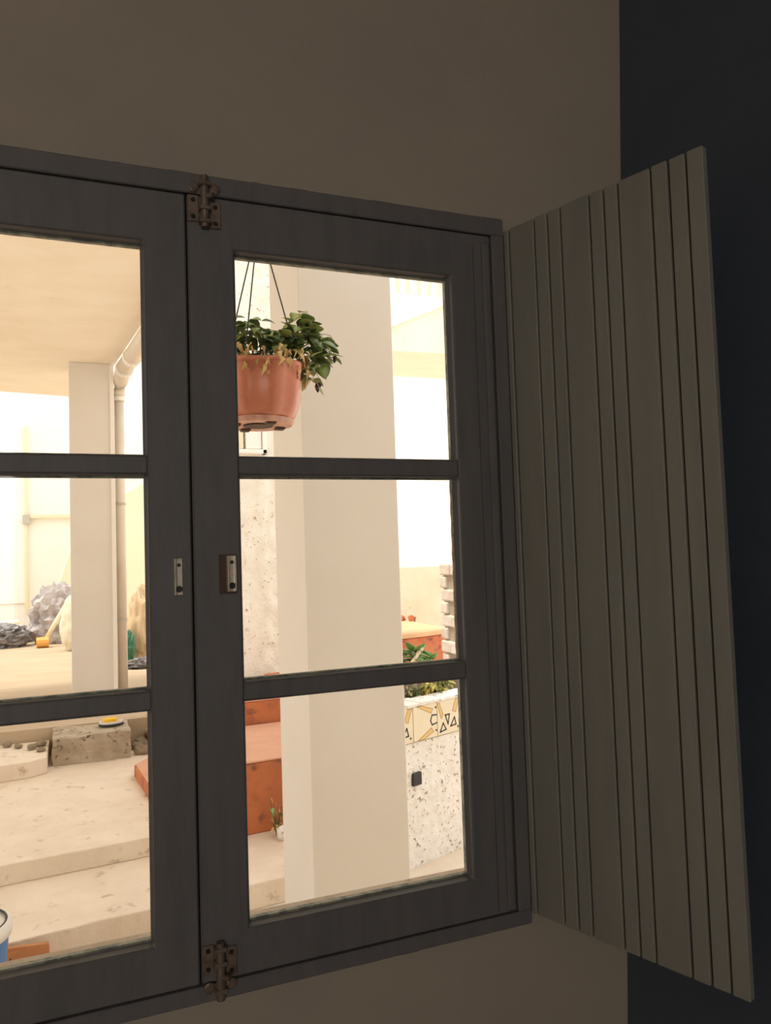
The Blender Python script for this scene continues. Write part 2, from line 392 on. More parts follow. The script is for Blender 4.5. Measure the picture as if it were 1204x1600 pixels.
def catch(x0, x1, z0, z1, backing):
    """small bent steel catch with a screw at the foot"""
    m = MB(); xc0, xc1 = x0 + 0.004, x1
    m.box((xc0, -0.0120, z0), (xc1, -0.0088, z1))
    m.box((xc0, -0.0205, z0), (xc0 + 0.0022, -0.0118, z1))
    if backing: m.box((xc1 - 0.0018, -0.0185, z0), (xc1, -0.0118, z1))
    c = m.build('shutter_catch', 'steel', win, bevel=0.0006)
    if backing: MB().box((x0 - 0.0055, -0.0108, z0 - 0.003), (x1 + 0.001, -0.0086, z1 + 0.002)).build('wooden_backing', 'rust_wood', c)
    xm = (xc0 + xc1) / 2 + 0.001
    screw(c, xm, -0.012, z0 + 0.008, 0.0045); screw(c, xm, -0.012, z1 - 0.009, 0.0026)
    return c
catch(0.1145, 0.1300, 1.5045, 1.5530, False)
catch(0.1835, 0.2000, 1.5060, 1.5545, True)
# frayed cord stuck along the outer right edge of the glass
co = MB(); co.tube([(0.5425 + 0.0004 * math.sin(k * 1.3), 0.0145, 1.384 + 0.281 * k / 40) for k in range(41)], 0.0026, 6)
co.build('sealing_cord', 'rope_tan', win)

# ------------------------------------------------------------------ open shutter
sd = Vector((0.3278, -0.9447, 0)); sn = Vector((-0.9447, -0.3278, 0))      # along the shutter, out of its room-side face
sh0 = Vector((0.6375, -0.0120, 0.9965)); SH = 1.0615
sh = thing('window_shutter', sh0, 'open dark shutter of vertical tongue and groove boards hinged right of the window', 'shutter')
cuts = [0.0, 0.0127, 0.0642, 0.0899, 0.1143, 0.1663, 0.1910, 0.2149, 0.2665, 0.2925, 0.3181, 0.3440]
cuts = [c * 0.968 for c in cuts]
XF = Matrix(((sd.x, sn.x, 0, sh0.x), (sd.y, sn.y, 0, sh0.y), (0, 0, 1, sh0.z), (0, 0, 0, 1)))
for a, b in zip(cuts[:-1], cuts[1:]):
    m = MB(); m.xf = XF
    g_ = 0.0017
    m.box((a + g_, -0.012 + rnd.uniform(-0.0003, 0.0003), 0), (b - g_, 0.0 + rnd.uniform(-0.0004, 0.0004), SH + rnd.uniform(-0.0005, 0.0005)))
    m.build('board', 'shutter_paint', sh, bevel=0.0012)
m = MB(); m.xf = XF; m.box((0.003, -0.018, 0.004), (0.326, -0.0125, SH - 0.004)); m.build('backing_panel', 'shutter_paint', sh)
for z in (0.12, 0.90):
    m = MB(); m.xf = XF; m.box((0.030, -0.034, z), (0.270, -0.018, z + 0.09)); m.build('ledge', 'shutter_paint', sh, bevel=0.002)

# ------------------------------------------------------------------ outside: ground, steps, terrace
put(MB().box((-12, WT, -0.4), (14, 24, -0.1)).build('courtyard_ground', 'concrete'), 'pale concrete courtyard floor outside the window', 'ground', 'structure')
m = MB(); m.box((WX0 - 0.05, WT - 0.12, WZ0 - 0.03), (WX1 + 0.05, WT + 0.040, WZ0 + 0.006))
put(m.build('trim_1', 'sill_concrete', bevel=0.004), 'pale concrete sill outside under the window', 'sill', 'structure')
def step(poly, z0, z1, label, name='concrete_step', m_='concrete', bev=0.006):
    pts = []
    for k, (x, y) in enumerate(poly):                            # cut the outline short so that the worn edge can wander
        x2, y2 = poly[(k + 1) % len(poly)]; n = max(1, int(math.hypot(x2 - x, y2 - y) / 0.05)) if (y < 5.2 and y2 < 5.2 and abs(x2 - x) > abs(y2 - y)) else 1
        for q in range(n):
            px, py = x + (x2 - x) * q / n, y + (y2 - y) * q / n
            pts.append((px, py + (0.010 * noise.noise(Vector((px * 6, z1 * 50, 0))) + 0.006 * noise.noise(Vector((px * 21, z1 * 50, 3))) if q else 0)))
    return put(MB().prism(pts, z0, z1).build(name, m_, bevel=bev, segs=2), label, 'step', group=None)
step([(-4, 2.13), (1.22, 2.69), (1.22, 4.225), (0.915, 4.225), (0.915, 5.38), (-4, 5.38)], -0.1, 0.02, 'lowest wide concrete step nearest the window')
step([(-4, 2.78), (0.655, 3.25), (0.655, 5.38), (-4, 5.38)], 0.02, 0.12, 'second wide concrete step with a worn edge')
step([(-4, 4.0), (-0.30, 4.755), (-0.20, 4.83), (-0.20, 5.38), (-4, 5.38)], 0.12, 0.23, 'third concrete step, left of the rough concrete block')
put(MB().box((-4, 5.40, -0.1), (0.95, 20, 0.32)).build('terrace', 'sandy'), 'sandy terrace floor beyond the steps', 'floor', 'structure')
# rough block with broken edges
def rough_box(m, a, b, seed, amp, nx=10, nz=5, ny=5):
    bm = bmesh.new(); bmesh.ops.create_cube(bm, size=1); bmesh.ops.subdivide_edges(bm, edges=bm.edges, cuts=5, use_grid_fill=True)
    vs = []; a = Vector(a); b = Vector(b)
    for v in bm.verts:
        p = Vector((a.x + (v.co.x + .5) * (b.x - a.x), a.y + (v.co.y + .5) * (b.y - a.y), a.z + (v.co.z + .5) * (b.z - a.z)))
        n = noise.noise_vector(p * 9 + Vector((seed, seed, seed))) * amp
        if abs(p.z - a.z) < 1e-5: n.z = 0
        vs.append(p + n)
    bm.verts.index_update()
    m.add(vs, [[v.index for v in f.verts] for f in bm.faces]); bm.free(); return m
m = MB(); rough_box(m, (-0.17, 4.985, 0.121), (0.36, 5.385, 0.315), 3, 0.020)
put(m.build('concrete_block', 'concrete_dark'), 'rough broken concrete block at the edge of the terrace', 'block')
stone_me = []
for k in range(3):
    m = MB(); m.blob((0, 0, 0), (1, 0.85, 0.7), 20 + k, 0.45, 1.3, 2, flat=-0.45); stone_me.append(m.mesh('stone', 'rubble'))
stones = [(0.45, 5.06, 0.120, 0.065), (0.54, 5.18, 0.12, 0.075), (0.42, 5.22, 0.12, 0.05), (0.62, 5.06, 0.12, 0.055), (0.47, 5.31, 0.12, 0.07), (0.58, 5.31, 0.12, 0.065), (0.52, 5.30, 0.20, 0.06),
          (-0.245, 5.02, 0.23, 0.030), (-0.31, 5.12, 0.23, 0.038), (-0.40, 5.21, 0.23, 0.032), (-0.25, 5.20, 0.23, 0.042), (-0.48, 5.30, 0.23, 0.040)]
for k, (x, y, z, r) in enumerate(stones):
    o = bpy.data.objects.new('stone', stone_me[k % 3]); col.objects.link(o)
    o.location = (x, y, z + 0.45 * r); o.scale = (r,) * 3; o.rotation_euler = (0, 0, k * 1.3)
    right = x > 0.2
    tag(o, 'brown rubble stone heaped at the right end of the concrete block' if right else 'small rubble stone lying left of the concrete block', 'stone',
        'rubble right of the block' if right else 'rubble left of the block')

# red painted slab in front of the block
m = MB(); m.prism([(0.392, 3.85), (0.90, 3.85), (0.90, 4.98), (0.62, 4.85), (0.345, 4.43)], 0.12, 0.198)
s_ = m.build('red_slab', 'red_cement', bevel=0.006)
put(s_, 'low red cement slab beside the mullion, right of the steps', 'slab')
MB().prism([(0.400, 3.86), (0.89, 3.86), (0.89, 4.96), (0.62, 4.84), (0.355, 4.43)], 0.198, 0.203).build('slab_top', 'pink_cement', s_)
# red cement stair left of the big column
def red_step(poly, z0, z1, label):
    t = put(MB().prism(poly, z0, z1 - 0.012).build('red_step', 'red_cement', bevel=0.006), label, 'step')
    cx = sum(p[0] for p in poly) / len(poly); cy = sum(p[1] for p in poly) / len(poly)
    MB().prism([(cx + (x - cx) * 1.004, cy + (y - cy) * 1.008) for x, y in poly], z1 - 0.012, z1).build('tread', 'pink_cement', t, bevel=0.004)
red_step([(0.66, 3.265), (1.215, 3.312), (1.40, 4.215), (0.66, 4.19)], 0.02, 0.42, 'tall lower red cement step beside the big column')
red_step([(0.92, 4.235), (1.68, 4.27), (1.68, 5.08), (0.92, 5.08)], -0.1, 0.58, 'upper red cement step against the stucco wall')
m = MB(); m.xf = Matrix.Translation((1.48, 4.98, 0.582)) @ Matrix.Rotation(0.3, 4, 'Z')
m.box((-0.11, -0.05, 0), (0.11, 0.05, 0.055)); put(m.build('loose_brick', 'clay', bevel=0.006), 'loose red brick on the upper red step', 'brick')

# stucco wall behind the stair, with a small window
m = MB()
wall_grid = []
NX, NZ = 60, 150
x0, x1, z0, z1 = 0.93, 2.05, -0.1, 4.6
vs = []; fs = []
for j in range(NZ + 1):
    for i in range(NX + 1):
        x = x0 + (x1 - x0) * i / NX; z = z0 + (z1 - z0) * j / NZ
        rough = 0.020 * noise.noise(Vector((x * 9, 0, z * 7))) + 0.016 * noise.noise(Vector((x * 25, 4, z * 23)))
        k = max(0.0, min(1.0, (x - 1.36 - 0.03 * noise.noise(Vector((0, 3, z * 3)))) * 14))
        vs.append((x, 5.2 - 0.02 * k + rough * (0.12 + 0.88 * k), z))
for j in range(NZ):
    for i in range(NX): a = j * (NX + 1) + i; fs.append((a, a + 1, a + NX + 2, a + NX + 1))
m.add(vs, fs)
nb = len(m.v); back = [(x0, 5.55, z0), (x1, 5.55, z0), (x1, 5.55, z1), (x0, 5.55, z1)]
m.add(back, [(3, 2, 1, 0)])
edge = lambda seq, b0, b1: m.f.append(list(seq) + [nb + b1, nb + b0])
edge([j * (NX + 1) for j in range(NZ + 1)][::-1], 0, 3) if False else None
m.f.append([0] + [i for i in range(1, NX + 1)] + [nb + 1, nb + 0])
m.f.append([NX + j * (NX + 1) for j in range(NZ + 1)] + [nb + 2, nb + 1])
m.f.append([NZ * (NX + 1) + i for i in range(NX + 1)][::-1] + [nb + 3, nb + 2])
m.f.append([j * (NX + 1) for j in range(NZ + 1)][::-1] + [nb + 0, nb + 3])
sw = put(m.build('stucco_wall', 'stucco', smooth=True), 'rough cream stucco wall left of the big white column', 'wall', 'structure')
wf = MB()
wx0, wx1, wz0, wz1 = 1.10, 1.46, 2.40, 2.85
for a, b in (((wx0, 5.11, wz0), (wx0 + 0.035, 5.2, wz1)), ((wx1 - 0.035, 5.11, wz0), (wx1, 5.2, wz1)), ((wx0, 5.11, wz0), (wx1, 5.2, wz0 + 0.035)), ((wx0, 5.11, wz1 - 0.035), (wx1, 5.2, wz1))): wf.box(a, b)
wf.build('window_frame', 'far_white', sw, bevel=0.004)
for k in range(2): MB().box((wx0 + 0.04 + k * 0.15, 5.13, wz0 + 0.04), (wx0 + 0.17 + k * 0.15, 5.19, wz1 - 0.04)).build('window_panel', 'rail_yellow' if k == 0 else 'far_white', sw, bevel=0.004)

# ------------------------------------------------------------------ canopy slab, columns, pipes
put(MB().prism([(-5, WT + 0.02), (0.62, WT + 0.02), (0.62, 4.2), (0.498, 5.37), (0.347, 6.83), (0.25, 8.30), (-5, 7.40)], 3.44, 3.60).build('canopy_slab', 'soffit_concrete', bevel=0.006), 'cream concrete canopy slab over the steps', 'roof', 'structure')
c1 = put(MB().box((-0.047, 6.62, 0.30), (0.335, 6.96, 3.44)).build('support_column', 'white_plaster', bevel=0.006), 'slim white square column under the canopy beside the downpipe', 'column')
pp = thing('downpipe', (0.405, 6.70, 0.32), 'white plastic gutter pipe and downpipe on the slim column', 'pipe')
MB().tube([(0.400, 6.70, 0.33), (0.400, 6.70, 3.16)], 0.045, 16).build('pipe', 'pvc', pp, smooth=True)
MB().box((0.312, 6.602, 0.34), (0.350, 6.619, 3.42)).build('upright_strip', 'pvc_white', pp, bevel=0.003)  # white strip added to imitate the brighter lit right side of the column
MB().tube([(0.400, 6.70, 3.14), (0.402, 6.69, 3.20), (0.412, 6.65, 3.27), (0.424, 6.57, 3.335), (0.438, 6.42, 3.362)], [0.050, 0.058, 0.068, 0.072, 0.072], 16).build('elbow', 'pvc', pp, smooth=True)
MB().tube([(0.436, 6.44, 3.362), (0.512, 5.65, 3.365), (0.575, 5.0, 3.366), (0.690, 4.0, 3.366)], 0.074, 16).build('gutter_pipe', 'pvc', pp, smooth=True)
for a, b, r in (((0.400, 6.70, 3.10), (0.400, 6.70, 3.14), 0.056), ((0.435, 6.45, 3.355), (0.442, 6.38, 3.355), 0.083), ((0.476, 6.02, 3.357), (0.483, 5.95, 3.357), 0.083)):
    MB().tube([a, b], r, 16).build('collar', 'pvc_white', pp)
for z in (1.0, 2.1): MB().tube([(0.400, 6.70, z), (0.400, 6.70, z + 0.02)], 0.050, 12).build('clip', 'grey_metal', pp)
MB().box((0.333, 6.612, 1.42), (0.350, 6.625, 1.50)).build('bracket', 'screw_metal', pp)

cb = put(MB().box((0.757, 1.60, -0.1), (1.122, 2.03, 3.7)).build('porch_column', 'white_plaster', bevel=0.004), 'thick white square column just outside the right casement', 'column')
MB().box((0.748, 1.592, 3.55), (1.131, 2.038, 3.70)).build('cap', 'white_plaster', cb)

# ------------------------------------------------------------------ hanging pot and trailing plant
pc = Vector((0.396, 0.70, 1.862))
hp = thing('hanging_pot', pc, 'terracotta coloured plastic pot hanging on wires outside the window', 'flowerpot')
PS = 0.76
rib = lambda a, z: 1 + 0.028 * math.cos(9 * a)
MB().lathe([(0.070, 0.004), (0.080, 0.006), (0.087, 0.016), (0.095, 0.038), (0.101, 0.068), (0.104, 0.098), (0.105, 0.120), (0.109, 0.122), (0.109, 0.133), (0.104, 0.135), (0.100, 0.130), (0.096, 0.112)],
           pc, 60, rib).build('pot', 'pot_plastic', hp, smooth=True)
MB().lathe([(0.030, -0.004), (0.078, -0.006), (0.083, 0.000), (0.082, 0.006), (0.060, 0.006)], pc, 40).build('saucer', 'pot_base', hp)
for a in (0.3, 1.9, 3.4, 5.0):
    MB().box((pc.x + 0.058 * math.cos(a) - 0.012, pc.y + 0.058 * math.sin(a) - 0.012, pc.z - 0.011), (pc.x + 0.058 * math.cos(a) + 0.012, pc.y + 0.058 * math.sin(a) + 0.012, pc.z - 0.004)).build('foot', 'rust_wood', hp, bevel=0.003)
MB().lathe([(0.034, -0.0075), (0.034, -0.0055)], pc, 24).build('drain_plate', 'rust_wood', hp)
MB().lathe([(0.02, 0.112), (0.097, 0.114)], pc, 24).build('soil', 'soil', hp)
ring = pc + Vector((0.012, 0.0, 0.485))
for a in (0.05, 2.2, 4.25):
    e = pc + Vector((0.107 * math.cos(a), 0.107 * math.sin(a), 0.130))
    MB().tube([e, ring], 0.0017, 6).build('wire', 'wire', hp)
MB().tube([ring + Vector((0.008 * math.cos(t * PI / 6), 0, 0.008 * math.sin(t * PI / 6))) for t in range(13)], 0.0015, 6).build('ring', 'wire', hp)
MB().tube([ring + Vector((0, 0, 0.008)), (ring.x, ring.y, 3.44)], 0.0013, 6).build('wire', 'wire', hp)

def leaf_mesh(name, L, W, m, fold=0.25, curl=0.3, n=6, thick=0.0):
    """ovate leaf along +x, folded on its midrib and drooping to the tip"""
    vs = []; fs = []
    for i in range(n + 1):
        t = i / n; w = W * 0.5 * (math.sin(PI * min(1, t ** 0.75)) ** 0.8) if 0 < t < 1 else 0.0008
        x = L * t; z = -curl * L * t * t
        vs += [(x, -w, z + fold * w), (x, 0, z), (x, w, z + fold * w)]
    for i in range(n):
        a = 3 * i; fs += [(a, a + 3, a + 4, a + 1), (a + 1, a + 4, a + 5, a + 2)]
    if thick:
        k = len(vs); vs += [(x, y * 0.9, z - thick) for x, y, z in vs]
        fs += [tuple(reversed([i + k for i in f])) for f in fs]
        for i in range(n):
            a = 3 * i; fs += [(a, a + k, a + 3 + k, a + 3), (a + 2, a + 5, a + 5 + k, a + 2 + k)]
    mb = MB(); mb.add(vs, fs); return mb.mesh(name, m, smooth=True)
lv = [leaf_mesh('leaf', 0.040, 0.030, 'leaf', thick=0.0006), leaf_mesh('leaf', 0.034, 0.027, 'leaf', 0.1, 0.5, thick=0.0006), leaf_mesh('leaf', 0.036, 0.028, 'leaf_light', 0.3, 0.2, thick=0.0006)]
dry = [leaf_mesh('dry_leaf', 0.026, 0.014, 'leaf_dry', 0.6, 0.7, thick=0.0006), leaf_mesh('dry_leaf', 0.020, 0.012, 'leaf_dry', 0.3, 1.1, thick=0.0006)]
bud_mb = MB(); bud_mb.lathe([(0.001, 0.004), (0.0035, 0), (0.0045, -0.006), (0.003, -0.012), (0.0005, -0.016)], (0, 0, 0), 8); bud_me = bud_mb.mesh('bud', 'bud', smooth=True)
fp = thing('trailing_plant', pc + Vector((0, 0, 0.114)), 'leafy green trailing plant growing in the hanging pot', 'plant')
r2 = random.Random(11)
top = pc.z + 0.128
clumps = [  # centre x, y offset, z above rim, radius, count
    (-0.020, -0.03, 0.082, 0.036, 24), (0.000, -0.05, 0.045, 0.048, 30), (-0.055, 0.0, 0.05, 0.05, 16),
    (0.060, -0.03, 0.062, 0.044, 36), (0.090, -0.01, 0.085, 0.044, 44), (0.128, -0.005, 0.070, 0.044, 40), (0.152, 0.0, 0.045, 0.030, 20),
    (0.128, -0.01, 0.018, 0.032, 24), (0.122, -0.01, -0.022, 0.022, 10), (0.105, 0.0, 0.120, 0.026, 14), (0.02, 0.05, 0.05, 0.05, 12)]
for cx, cy, cz, R, n in clumps:
    base = Vector((pc.x + max(-0.06, min(0.06, cx * 0.5)), pc.y + cy * 0.6, pc.z + 0.112))
    c = Vector((pc.x + cx, pc.y + cy, top + cz))
    MB().tube([base, base.lerp(c, 0.5) + Vector((0, 0, 0.02)), c], [0.0028, 0.0022, 0.0012], 6).build('stem', 'stem', fp)
    for k in range(n):
        d = Vector((r2.gauss(0, 1), r2.gauss(0, 1), r2.gauss(0, 1))).normalized() * R * r2.uniform(0.35, 1.0)
        p = c + d
        rr = math.hypot(p.x - pc.x, p.y - pc.y)
        if p.z < top and rr < 0.118: p.z = top + r2.uniform(0.0, 0.02)
        az = math.atan2(d.y, d.x) + r2.uniform(-0.7, 0.7)
        me = lv[0] if r2.random() < 0.35 else lv[1 + r2.randrange(2)]
        piece('leaf', me, fp, p, (r2.uniform(-0.6, 0.6), r2.uniform(-0.5, 0.7), az), r2.uniform(0.7, 1.15))
for k in range(150):                                            # withered leaves spilling over the rim
    a = r2.uniform(-2.9, 0.6) if k < 138 else r2.uniform(0, 6.28)
    rr = r2.uniform(0.092, 0.122)
    p = Vector((pc.x + rr * math.cos(a), pc.y + rr * math.sin(a), pc.z + r2.uniform(0.108, 0.165)))
    piece('dry_leaf', dry[k % 2], fp, p, (r2.uniform(-0.8, 0.8), r2.uniform(0.2, 1.3), a + r2.uniform(-0.9, 0.9)), r2.uniform(0.5, 0.9))
for (x, y, z) in ((0.190, 0, 0.078), (0.190, -0.01, 0.040), (0.152, 0, -0.018), (0.138, -0.02, -0.035), (0.170, 0.01, 0.006)):
    q = Vector((pc.x + x, pc.y + y, top + z))
    MB().tube([q + Vector((-0.03, 0, 0.018)), q + Vector((-0.008, 0, 0.016)), q + Vector((0, 0, 0.003))], 0.0007, 5).build('flower_stalk', 'stem', fp)
    piece('bud', bud_me, fp, q, (r2.uniform(-.4, .4), r2.uniform(-.4, .4), 0), 1.15)

# ------------------------------------------------------------------ tiled planter right of the column
pd = Vector((math.cos(math.radians(21)), math.sin(math.radians(21)), 0)); pn = Vector((pd.y, -pd.x, 0))     # along the face, out of it
p0 = Vector((1.607, 2.735, 0)) - pd * 0.15
PX = Matrix(((pd.x, -pn.x, 0, p0.x), (pd.y, -pn.y, 0, p0.y), (0, 0, 1, 0), (0, 0, 0, 1)))      # local x along, y into the bed
PL = 1.28; T = 0.186; TZ = 0.547
pl = thing('planter_bed', PX @ Vector((PL / 2, 0.3, -0.1)), 'white rendered planter bed with a band of patterned tiles', 'planter')
m = MB(); m.xf = PX
vs = []; fs = []; NX, NZ = 110, 60
for j in range(NZ + 1):
    for i in range(NX + 1):
        x = PL * i / NX; z = -0.1 + (TZ + 0.1 - 0.002) * j / NZ
        w = 0.006 * noise.noise(Vector((x * 8, z * 8, 2))) + 0.008 * noise.noise(Vector((x * 26, z * 26, 5)))
        if j == NZ: w = 0
        vs.append((x, w, z))
for j in range(NZ):
    for i in range(NX): a = j * (NX + 1) + i; fs.append((a, a + 1, a + NX + 2, a + NX + 1))
m.add(vs, fs); m.build('rough_render', 'rough_white', pl, smooth=True)
m = MB(); m.xf = PX
m.box((0, 0.035, -0.1), (PL, 0.12, TZ + T)); m.box((0, 0.12, -0.1), (0.08, 0.62, TZ + T)); m.box((PL - 0.08, 0.12, -0.1), (PL, 0.62, TZ + T)); m.box((0.08, 0.55, -0.1), (PL - 0.08, 0.62, TZ + T))
m.build('body', 'rough_white', pl)
m = MB(); m.xf = PX; m.box((0.0, -0.004, TZ - 0.004), (PL, 0.036, TZ + T)); m.build('tile_bed', 'mortar', pl)
m = MB(); m.xf = PX
for i in range(26):
    a = PL * i / 26; b = PL * (i + 1) / 26
    h = 0.014 + 0.008 * noise.noise(Vector((i * 0.7, 1, 1)))
    m.box((a, -0.016 + 0.006 * noise.noise(Vector((i * .9, 4, 1))), TZ + T), (b, 0.13, TZ + T + h))
m.build('rim', 'rough_white', pl)
m = MB(); m.xf = PX; m.box((0.08, 0.12, 0.5), (PL - 0.08, 0.55, TZ + T - 0.01)); m.build('soil', 'soil', pl)
m = MB(); m.box((0.002, -0.012, 0.002), (T - 0.002, -0.004, T - 0.002)); tile_me = m.mesh('tile', 'tile_glaze', bevel=0.0015)
def stroke(m, pts, w, closed=True, y0=-0.0128, y1=-0.0119):
    n = len(pts)
    for k in range(n if closed else n - 1):
        a = Vector(pts[k]); b = Vector(pts[(k + 1) % n]); d = (b - a).normalized(); q = Vector((-d.y, d.x)) * w / 2; a = a - d * w * .4; b = b + d * w * .4
        c = [a + q, b + q, b - q, a - q]
        m.prism_y([(u * T, (1 - v) * T) for u, v in c], y0, y1)
def fill(m, pts, y0=-0.0125, y1=-0.0119): m.prism_y([(u * T, (1 - v) * T) for u, v in pts], y0, y1)
A_or = [[(0.16, 0.02), (0.34, 0.02), (0.82, 0.17), (0.74, 0.29)], [(0.18, 0.98), (0.74, 0.71), (0.82, 0.83), (0.42, 0.98)]]
A_bk = [([(0.97, 0.37), (0.78, 0.35), (0.71, 0.50), (0.77, 0.63), (0.97, 0.60)], False)]
A_dot = [(0.94, 0.15), (0.94, 0.81)]
B_or = [[(0.02, 0.05), (0.10, 0.05), (0.25, 0.42), (0.16, 0.52)], [(0.80, 0.04), (0.96, 0.04), (0.80, 0.42), (0.66, 0.36)]]
B_bk = [([(0.10, 0.90), (0.24, 0.66), (0.36, 0.86)], True), ([(0.34, 0.44), (0.52, 0.44), (0.45, 0.72)], True), ([(0.56, 0.80), (0.74, 0.56), (0.80, 0.78)], True)]
B_dot = [(0.88, 0.86)]
pat = []
for o_s, b_s, dots in ((A_or, A_bk, A_dot), (B_or, B_bk, B_dot)):
    a = MB(); [fill(a, q) for q in o_s]; a_me = a.mesh('orange_glaze', 'tile_orange')
    l = MB(); [stroke(l, q, 0.016, True, -0.0130, -0.0119) for q in o_s]; l_me = l.mesh('brown_outline', 'tile_line')
    b = MB(); [stroke(b, q, 0.042, c, -0.0130, -0.0119) for q, c in b_s]
    for (u, v) in dots: b.prism_y([((u + 0.035 * math.cos(t * PI / 4)) * T, (1 - v + 0.035 * math.sin(t * PI / 4)) * T) for t in range(8)], -0.0130, -0.0119)
    pat.append((a_me, l_me, b.mesh('black_motif', 'tile_black')))
ang = (0, 0, math.radians(21))
off = 0.188
k0 = -1
for k in range(k0, 6):
    u = off + k * T
    if u < -0.01 or u + T > PL + 0.01: continue
    w = PX @ Vector((u, 0, TZ))
    t = piece('tile', tile_me, pl, w, ang)
    for me in pat[k % 2]:
        q = bpy.data.objects.new(me.name, me); col.objects.link(q); q.parent = t
m = MB(); m.xf = PX; m.box((0.172, -0.016, 0.320), (0.240, 0.03, 0.388)); m.build('hole_block', 'black_rubber', pl, bevel=0.006)  # black block standing for the shade inside a square hole

# plants in the bed
fl = [leaf_mesh('leaf', 0.085, 0.060, 'leaf_fleshy', 0.15, 0.1, thick=0.008), leaf_mesh('leaf', 0.07, 0.045, 'leaf_fleshy', 0.25, 0.4, thick=0.007)]
yl = [leaf_mesh('leaf', 0.05, 0.026, 'leaf_yellow', 0.3, 0.4, thick=0.001), leaf_mesh('leaf', 0.045, 0.022, 'leaf_light', 0.3, 0.5, thick=0.001)]
gz = TZ + T - 0.012
def bed(u, v, z): return PX @ Vector((u, v, z))
r3 = random.Random(5)
su = thing('succulent', bed(0.43, 0.24, gz), 'succulent with pale stems and round fleshy green leaves beside the column', 'plant')
for (u, v, zt, du) in ((0.42, 0.22, 0.245, 0.0), (0.48, 0.24, 0.19, 0.08), (0.38, 0.28, 0.22, -0.03)):
    a = bed(u, v, gz); b = bed(u + du, v - 0.02, gz + zt)
    MB().tube([a, a.lerp(b, 0.5) + Vector((0.012, 0, 0)), b], [0.018, 0.014, 0.010], 8).build('stem', 'pale_stem', su, smooth=True)
    for k in range(13):
        az = k * 2.4; el = -0.15 + 0.10 * k
        piece('leaf', fl[k % 2], su, b + Vector((0.01 * math.cos(az), 0.01 * math.sin(az), 0.004 * (k - 6))), (0, -el * 0.9, az), r3.uniform(0.75, 1.1))
sp = thing('spent_stalk', bed(0.29, 0.10, gz), 'pale cut stalk leaning over the succulent in the tiled bed', 'stalk')
MB().tube([bed(0.27, 0.15, gz - 0.005), bed(0.31, 0.15, gz + 0.16), bed(0.43, 0.16, gz + 0.275)], [0.016, 0.014, 0.012], 8).build('stalk', 'pale_stem', sp, smooth=True)
MB().tube([bed(0.43, 0.16, gz + 0.275), bed(0.445, 0.16, gz + 0.287)], [0.017, 0.014], 8).build('cut_end', 'sack_white', sp)
for (u, v, kind, n, R, lab) in ((0.52, 0.17, 0, 50, 0.060, 'yellow leaved low plant in the tiled bed near the window frame'), (0.68, 0.24, 1, 60, 0.075, 'light green low plant at the right of the tiled bed'),
                                (0.36, 0.20, 2, 50, 0.060, 'dark leaved low plant in the front of the tiled bed beside the column')):
    c = bed(u, v, gz); t = thing('bedding_plant', c, lab, 'plant', 'low plants in the tiled bed')
    for s_k in range(5):
        a = s_k * 1.26; MB().tube([c, c + Vector((R * 0.6 * math.cos(a), R * 0.6 * math.sin(a), R * 1.1))], [0.004, 0.002], 5).build('stem', 'stem', t)
    for k in range(n):
        d = Vector((r3.gauss(0, 1), r3.gauss(0, 1), abs(r3.gauss(0, 1)))).normalized() * R * r3.uniform(0.5, 1)
        p = c + Vector((d.x, d.y, d.z * 1.5 + 0.012))
        me = (yl[0] if k % 3 else yl[1], yl[1] if k % 2 else yl[0], lv[0] if k % 3 else dry[0])[kind]
        piece('leaf', me, t, p, (r3.uniform(-.5, .5), r3.uniform(-.4, .6), math.atan2(d.y, d.x)), r3.uniform(0.7, 1.2))

# brick pillar behind the bed
bp = thing('brick_pillar', (2.80, 4.18, -0.1), 'whitewashed brick pillar behind the tiled planter bed', 'pillar')
MB().box((2.635, 4.02, -0.1), (2.97, 4.33, 1.455)).build('mortar_core', 'mortar', bp)
m = MB(); m.box((-0.105, -0.052, -0.044), (0.105, 0.052, 0.044)); brick_me = m.mesh('brick', 'brick_white', bevel=0.012, segs=2)
for k in range(16):
    z = -0.1 + 0.049 + k * 0.0977
    j = lambda: r3.uniform(-0.008, 0.008)
    if k % 2 == 0:
        for x in (2.715, 2.915):
            for y in (4.045, 4.305): piece('brick', brick_me, bp, (x + j() * 0.5, y + j(), z), (0, 0, 0))
    else:
        for x in (2.658, 2.945):
            for y in (4.098, 4.262): piece('brick', brick_me, bp, (x + j(), y + j() * .4, z), (0, 0, PI / 2), (0.78, 0.95, 1))

# curved red clay bed and garden wall behind
m = MB(); poly = [(2.2 + 0.13 * k, 5.26 - 0.10 * math.sin(PI * k / 7) + 0.012 * k) for k in range(8)] + [(3.18, 5.45), (3.22, 6.6), (2.2, 6.6)]
rc = put(m.prism(poly, -0.1, 0.80).build('red_clay_wall', 'clay', bevel=0.01), 'curved red clay retaining wall beyond the tiled planter', 'wall')
cx = 2.7; cy = 5.9
MB().prism([(cx + (x - cx) * 1.02, cy + (y - cy) * 1.02) for x, y in poly], 0.80, 0.845).build('coping', 'peach_cement', rc, bevel=0.008)
for k in range(9):
    m = MB(); m.blob((0, 0, 0), (0.034, 0.03, 0.026), 40 + k, 0.7, 1.6, 2, flat=-0.012); me = m.mesh('rubble_lump', 'clay')
    o = bpy.data.objects.new('clay_lump', me); col.objects.link(o); o.location = (2.55 + k * 0.085, 6.35 + 0.05 * math.sin(k * 2.1), 0.858); o.scale = (1.2, 1.2, 1 + 0.4 * (k % 3))
    tag(o, 'lump of broken red clay on the back of the red wall top', 'clay lump', 'clay lumps on the red wall')
put(MB().box((2.1, 7.0, -0.1), (9, 7.25, 1.395)).build('garden_wall', 'garden_wall', bevel=0.01), 'low stained cream garden wall in the right pane', 'wall', 'structure')

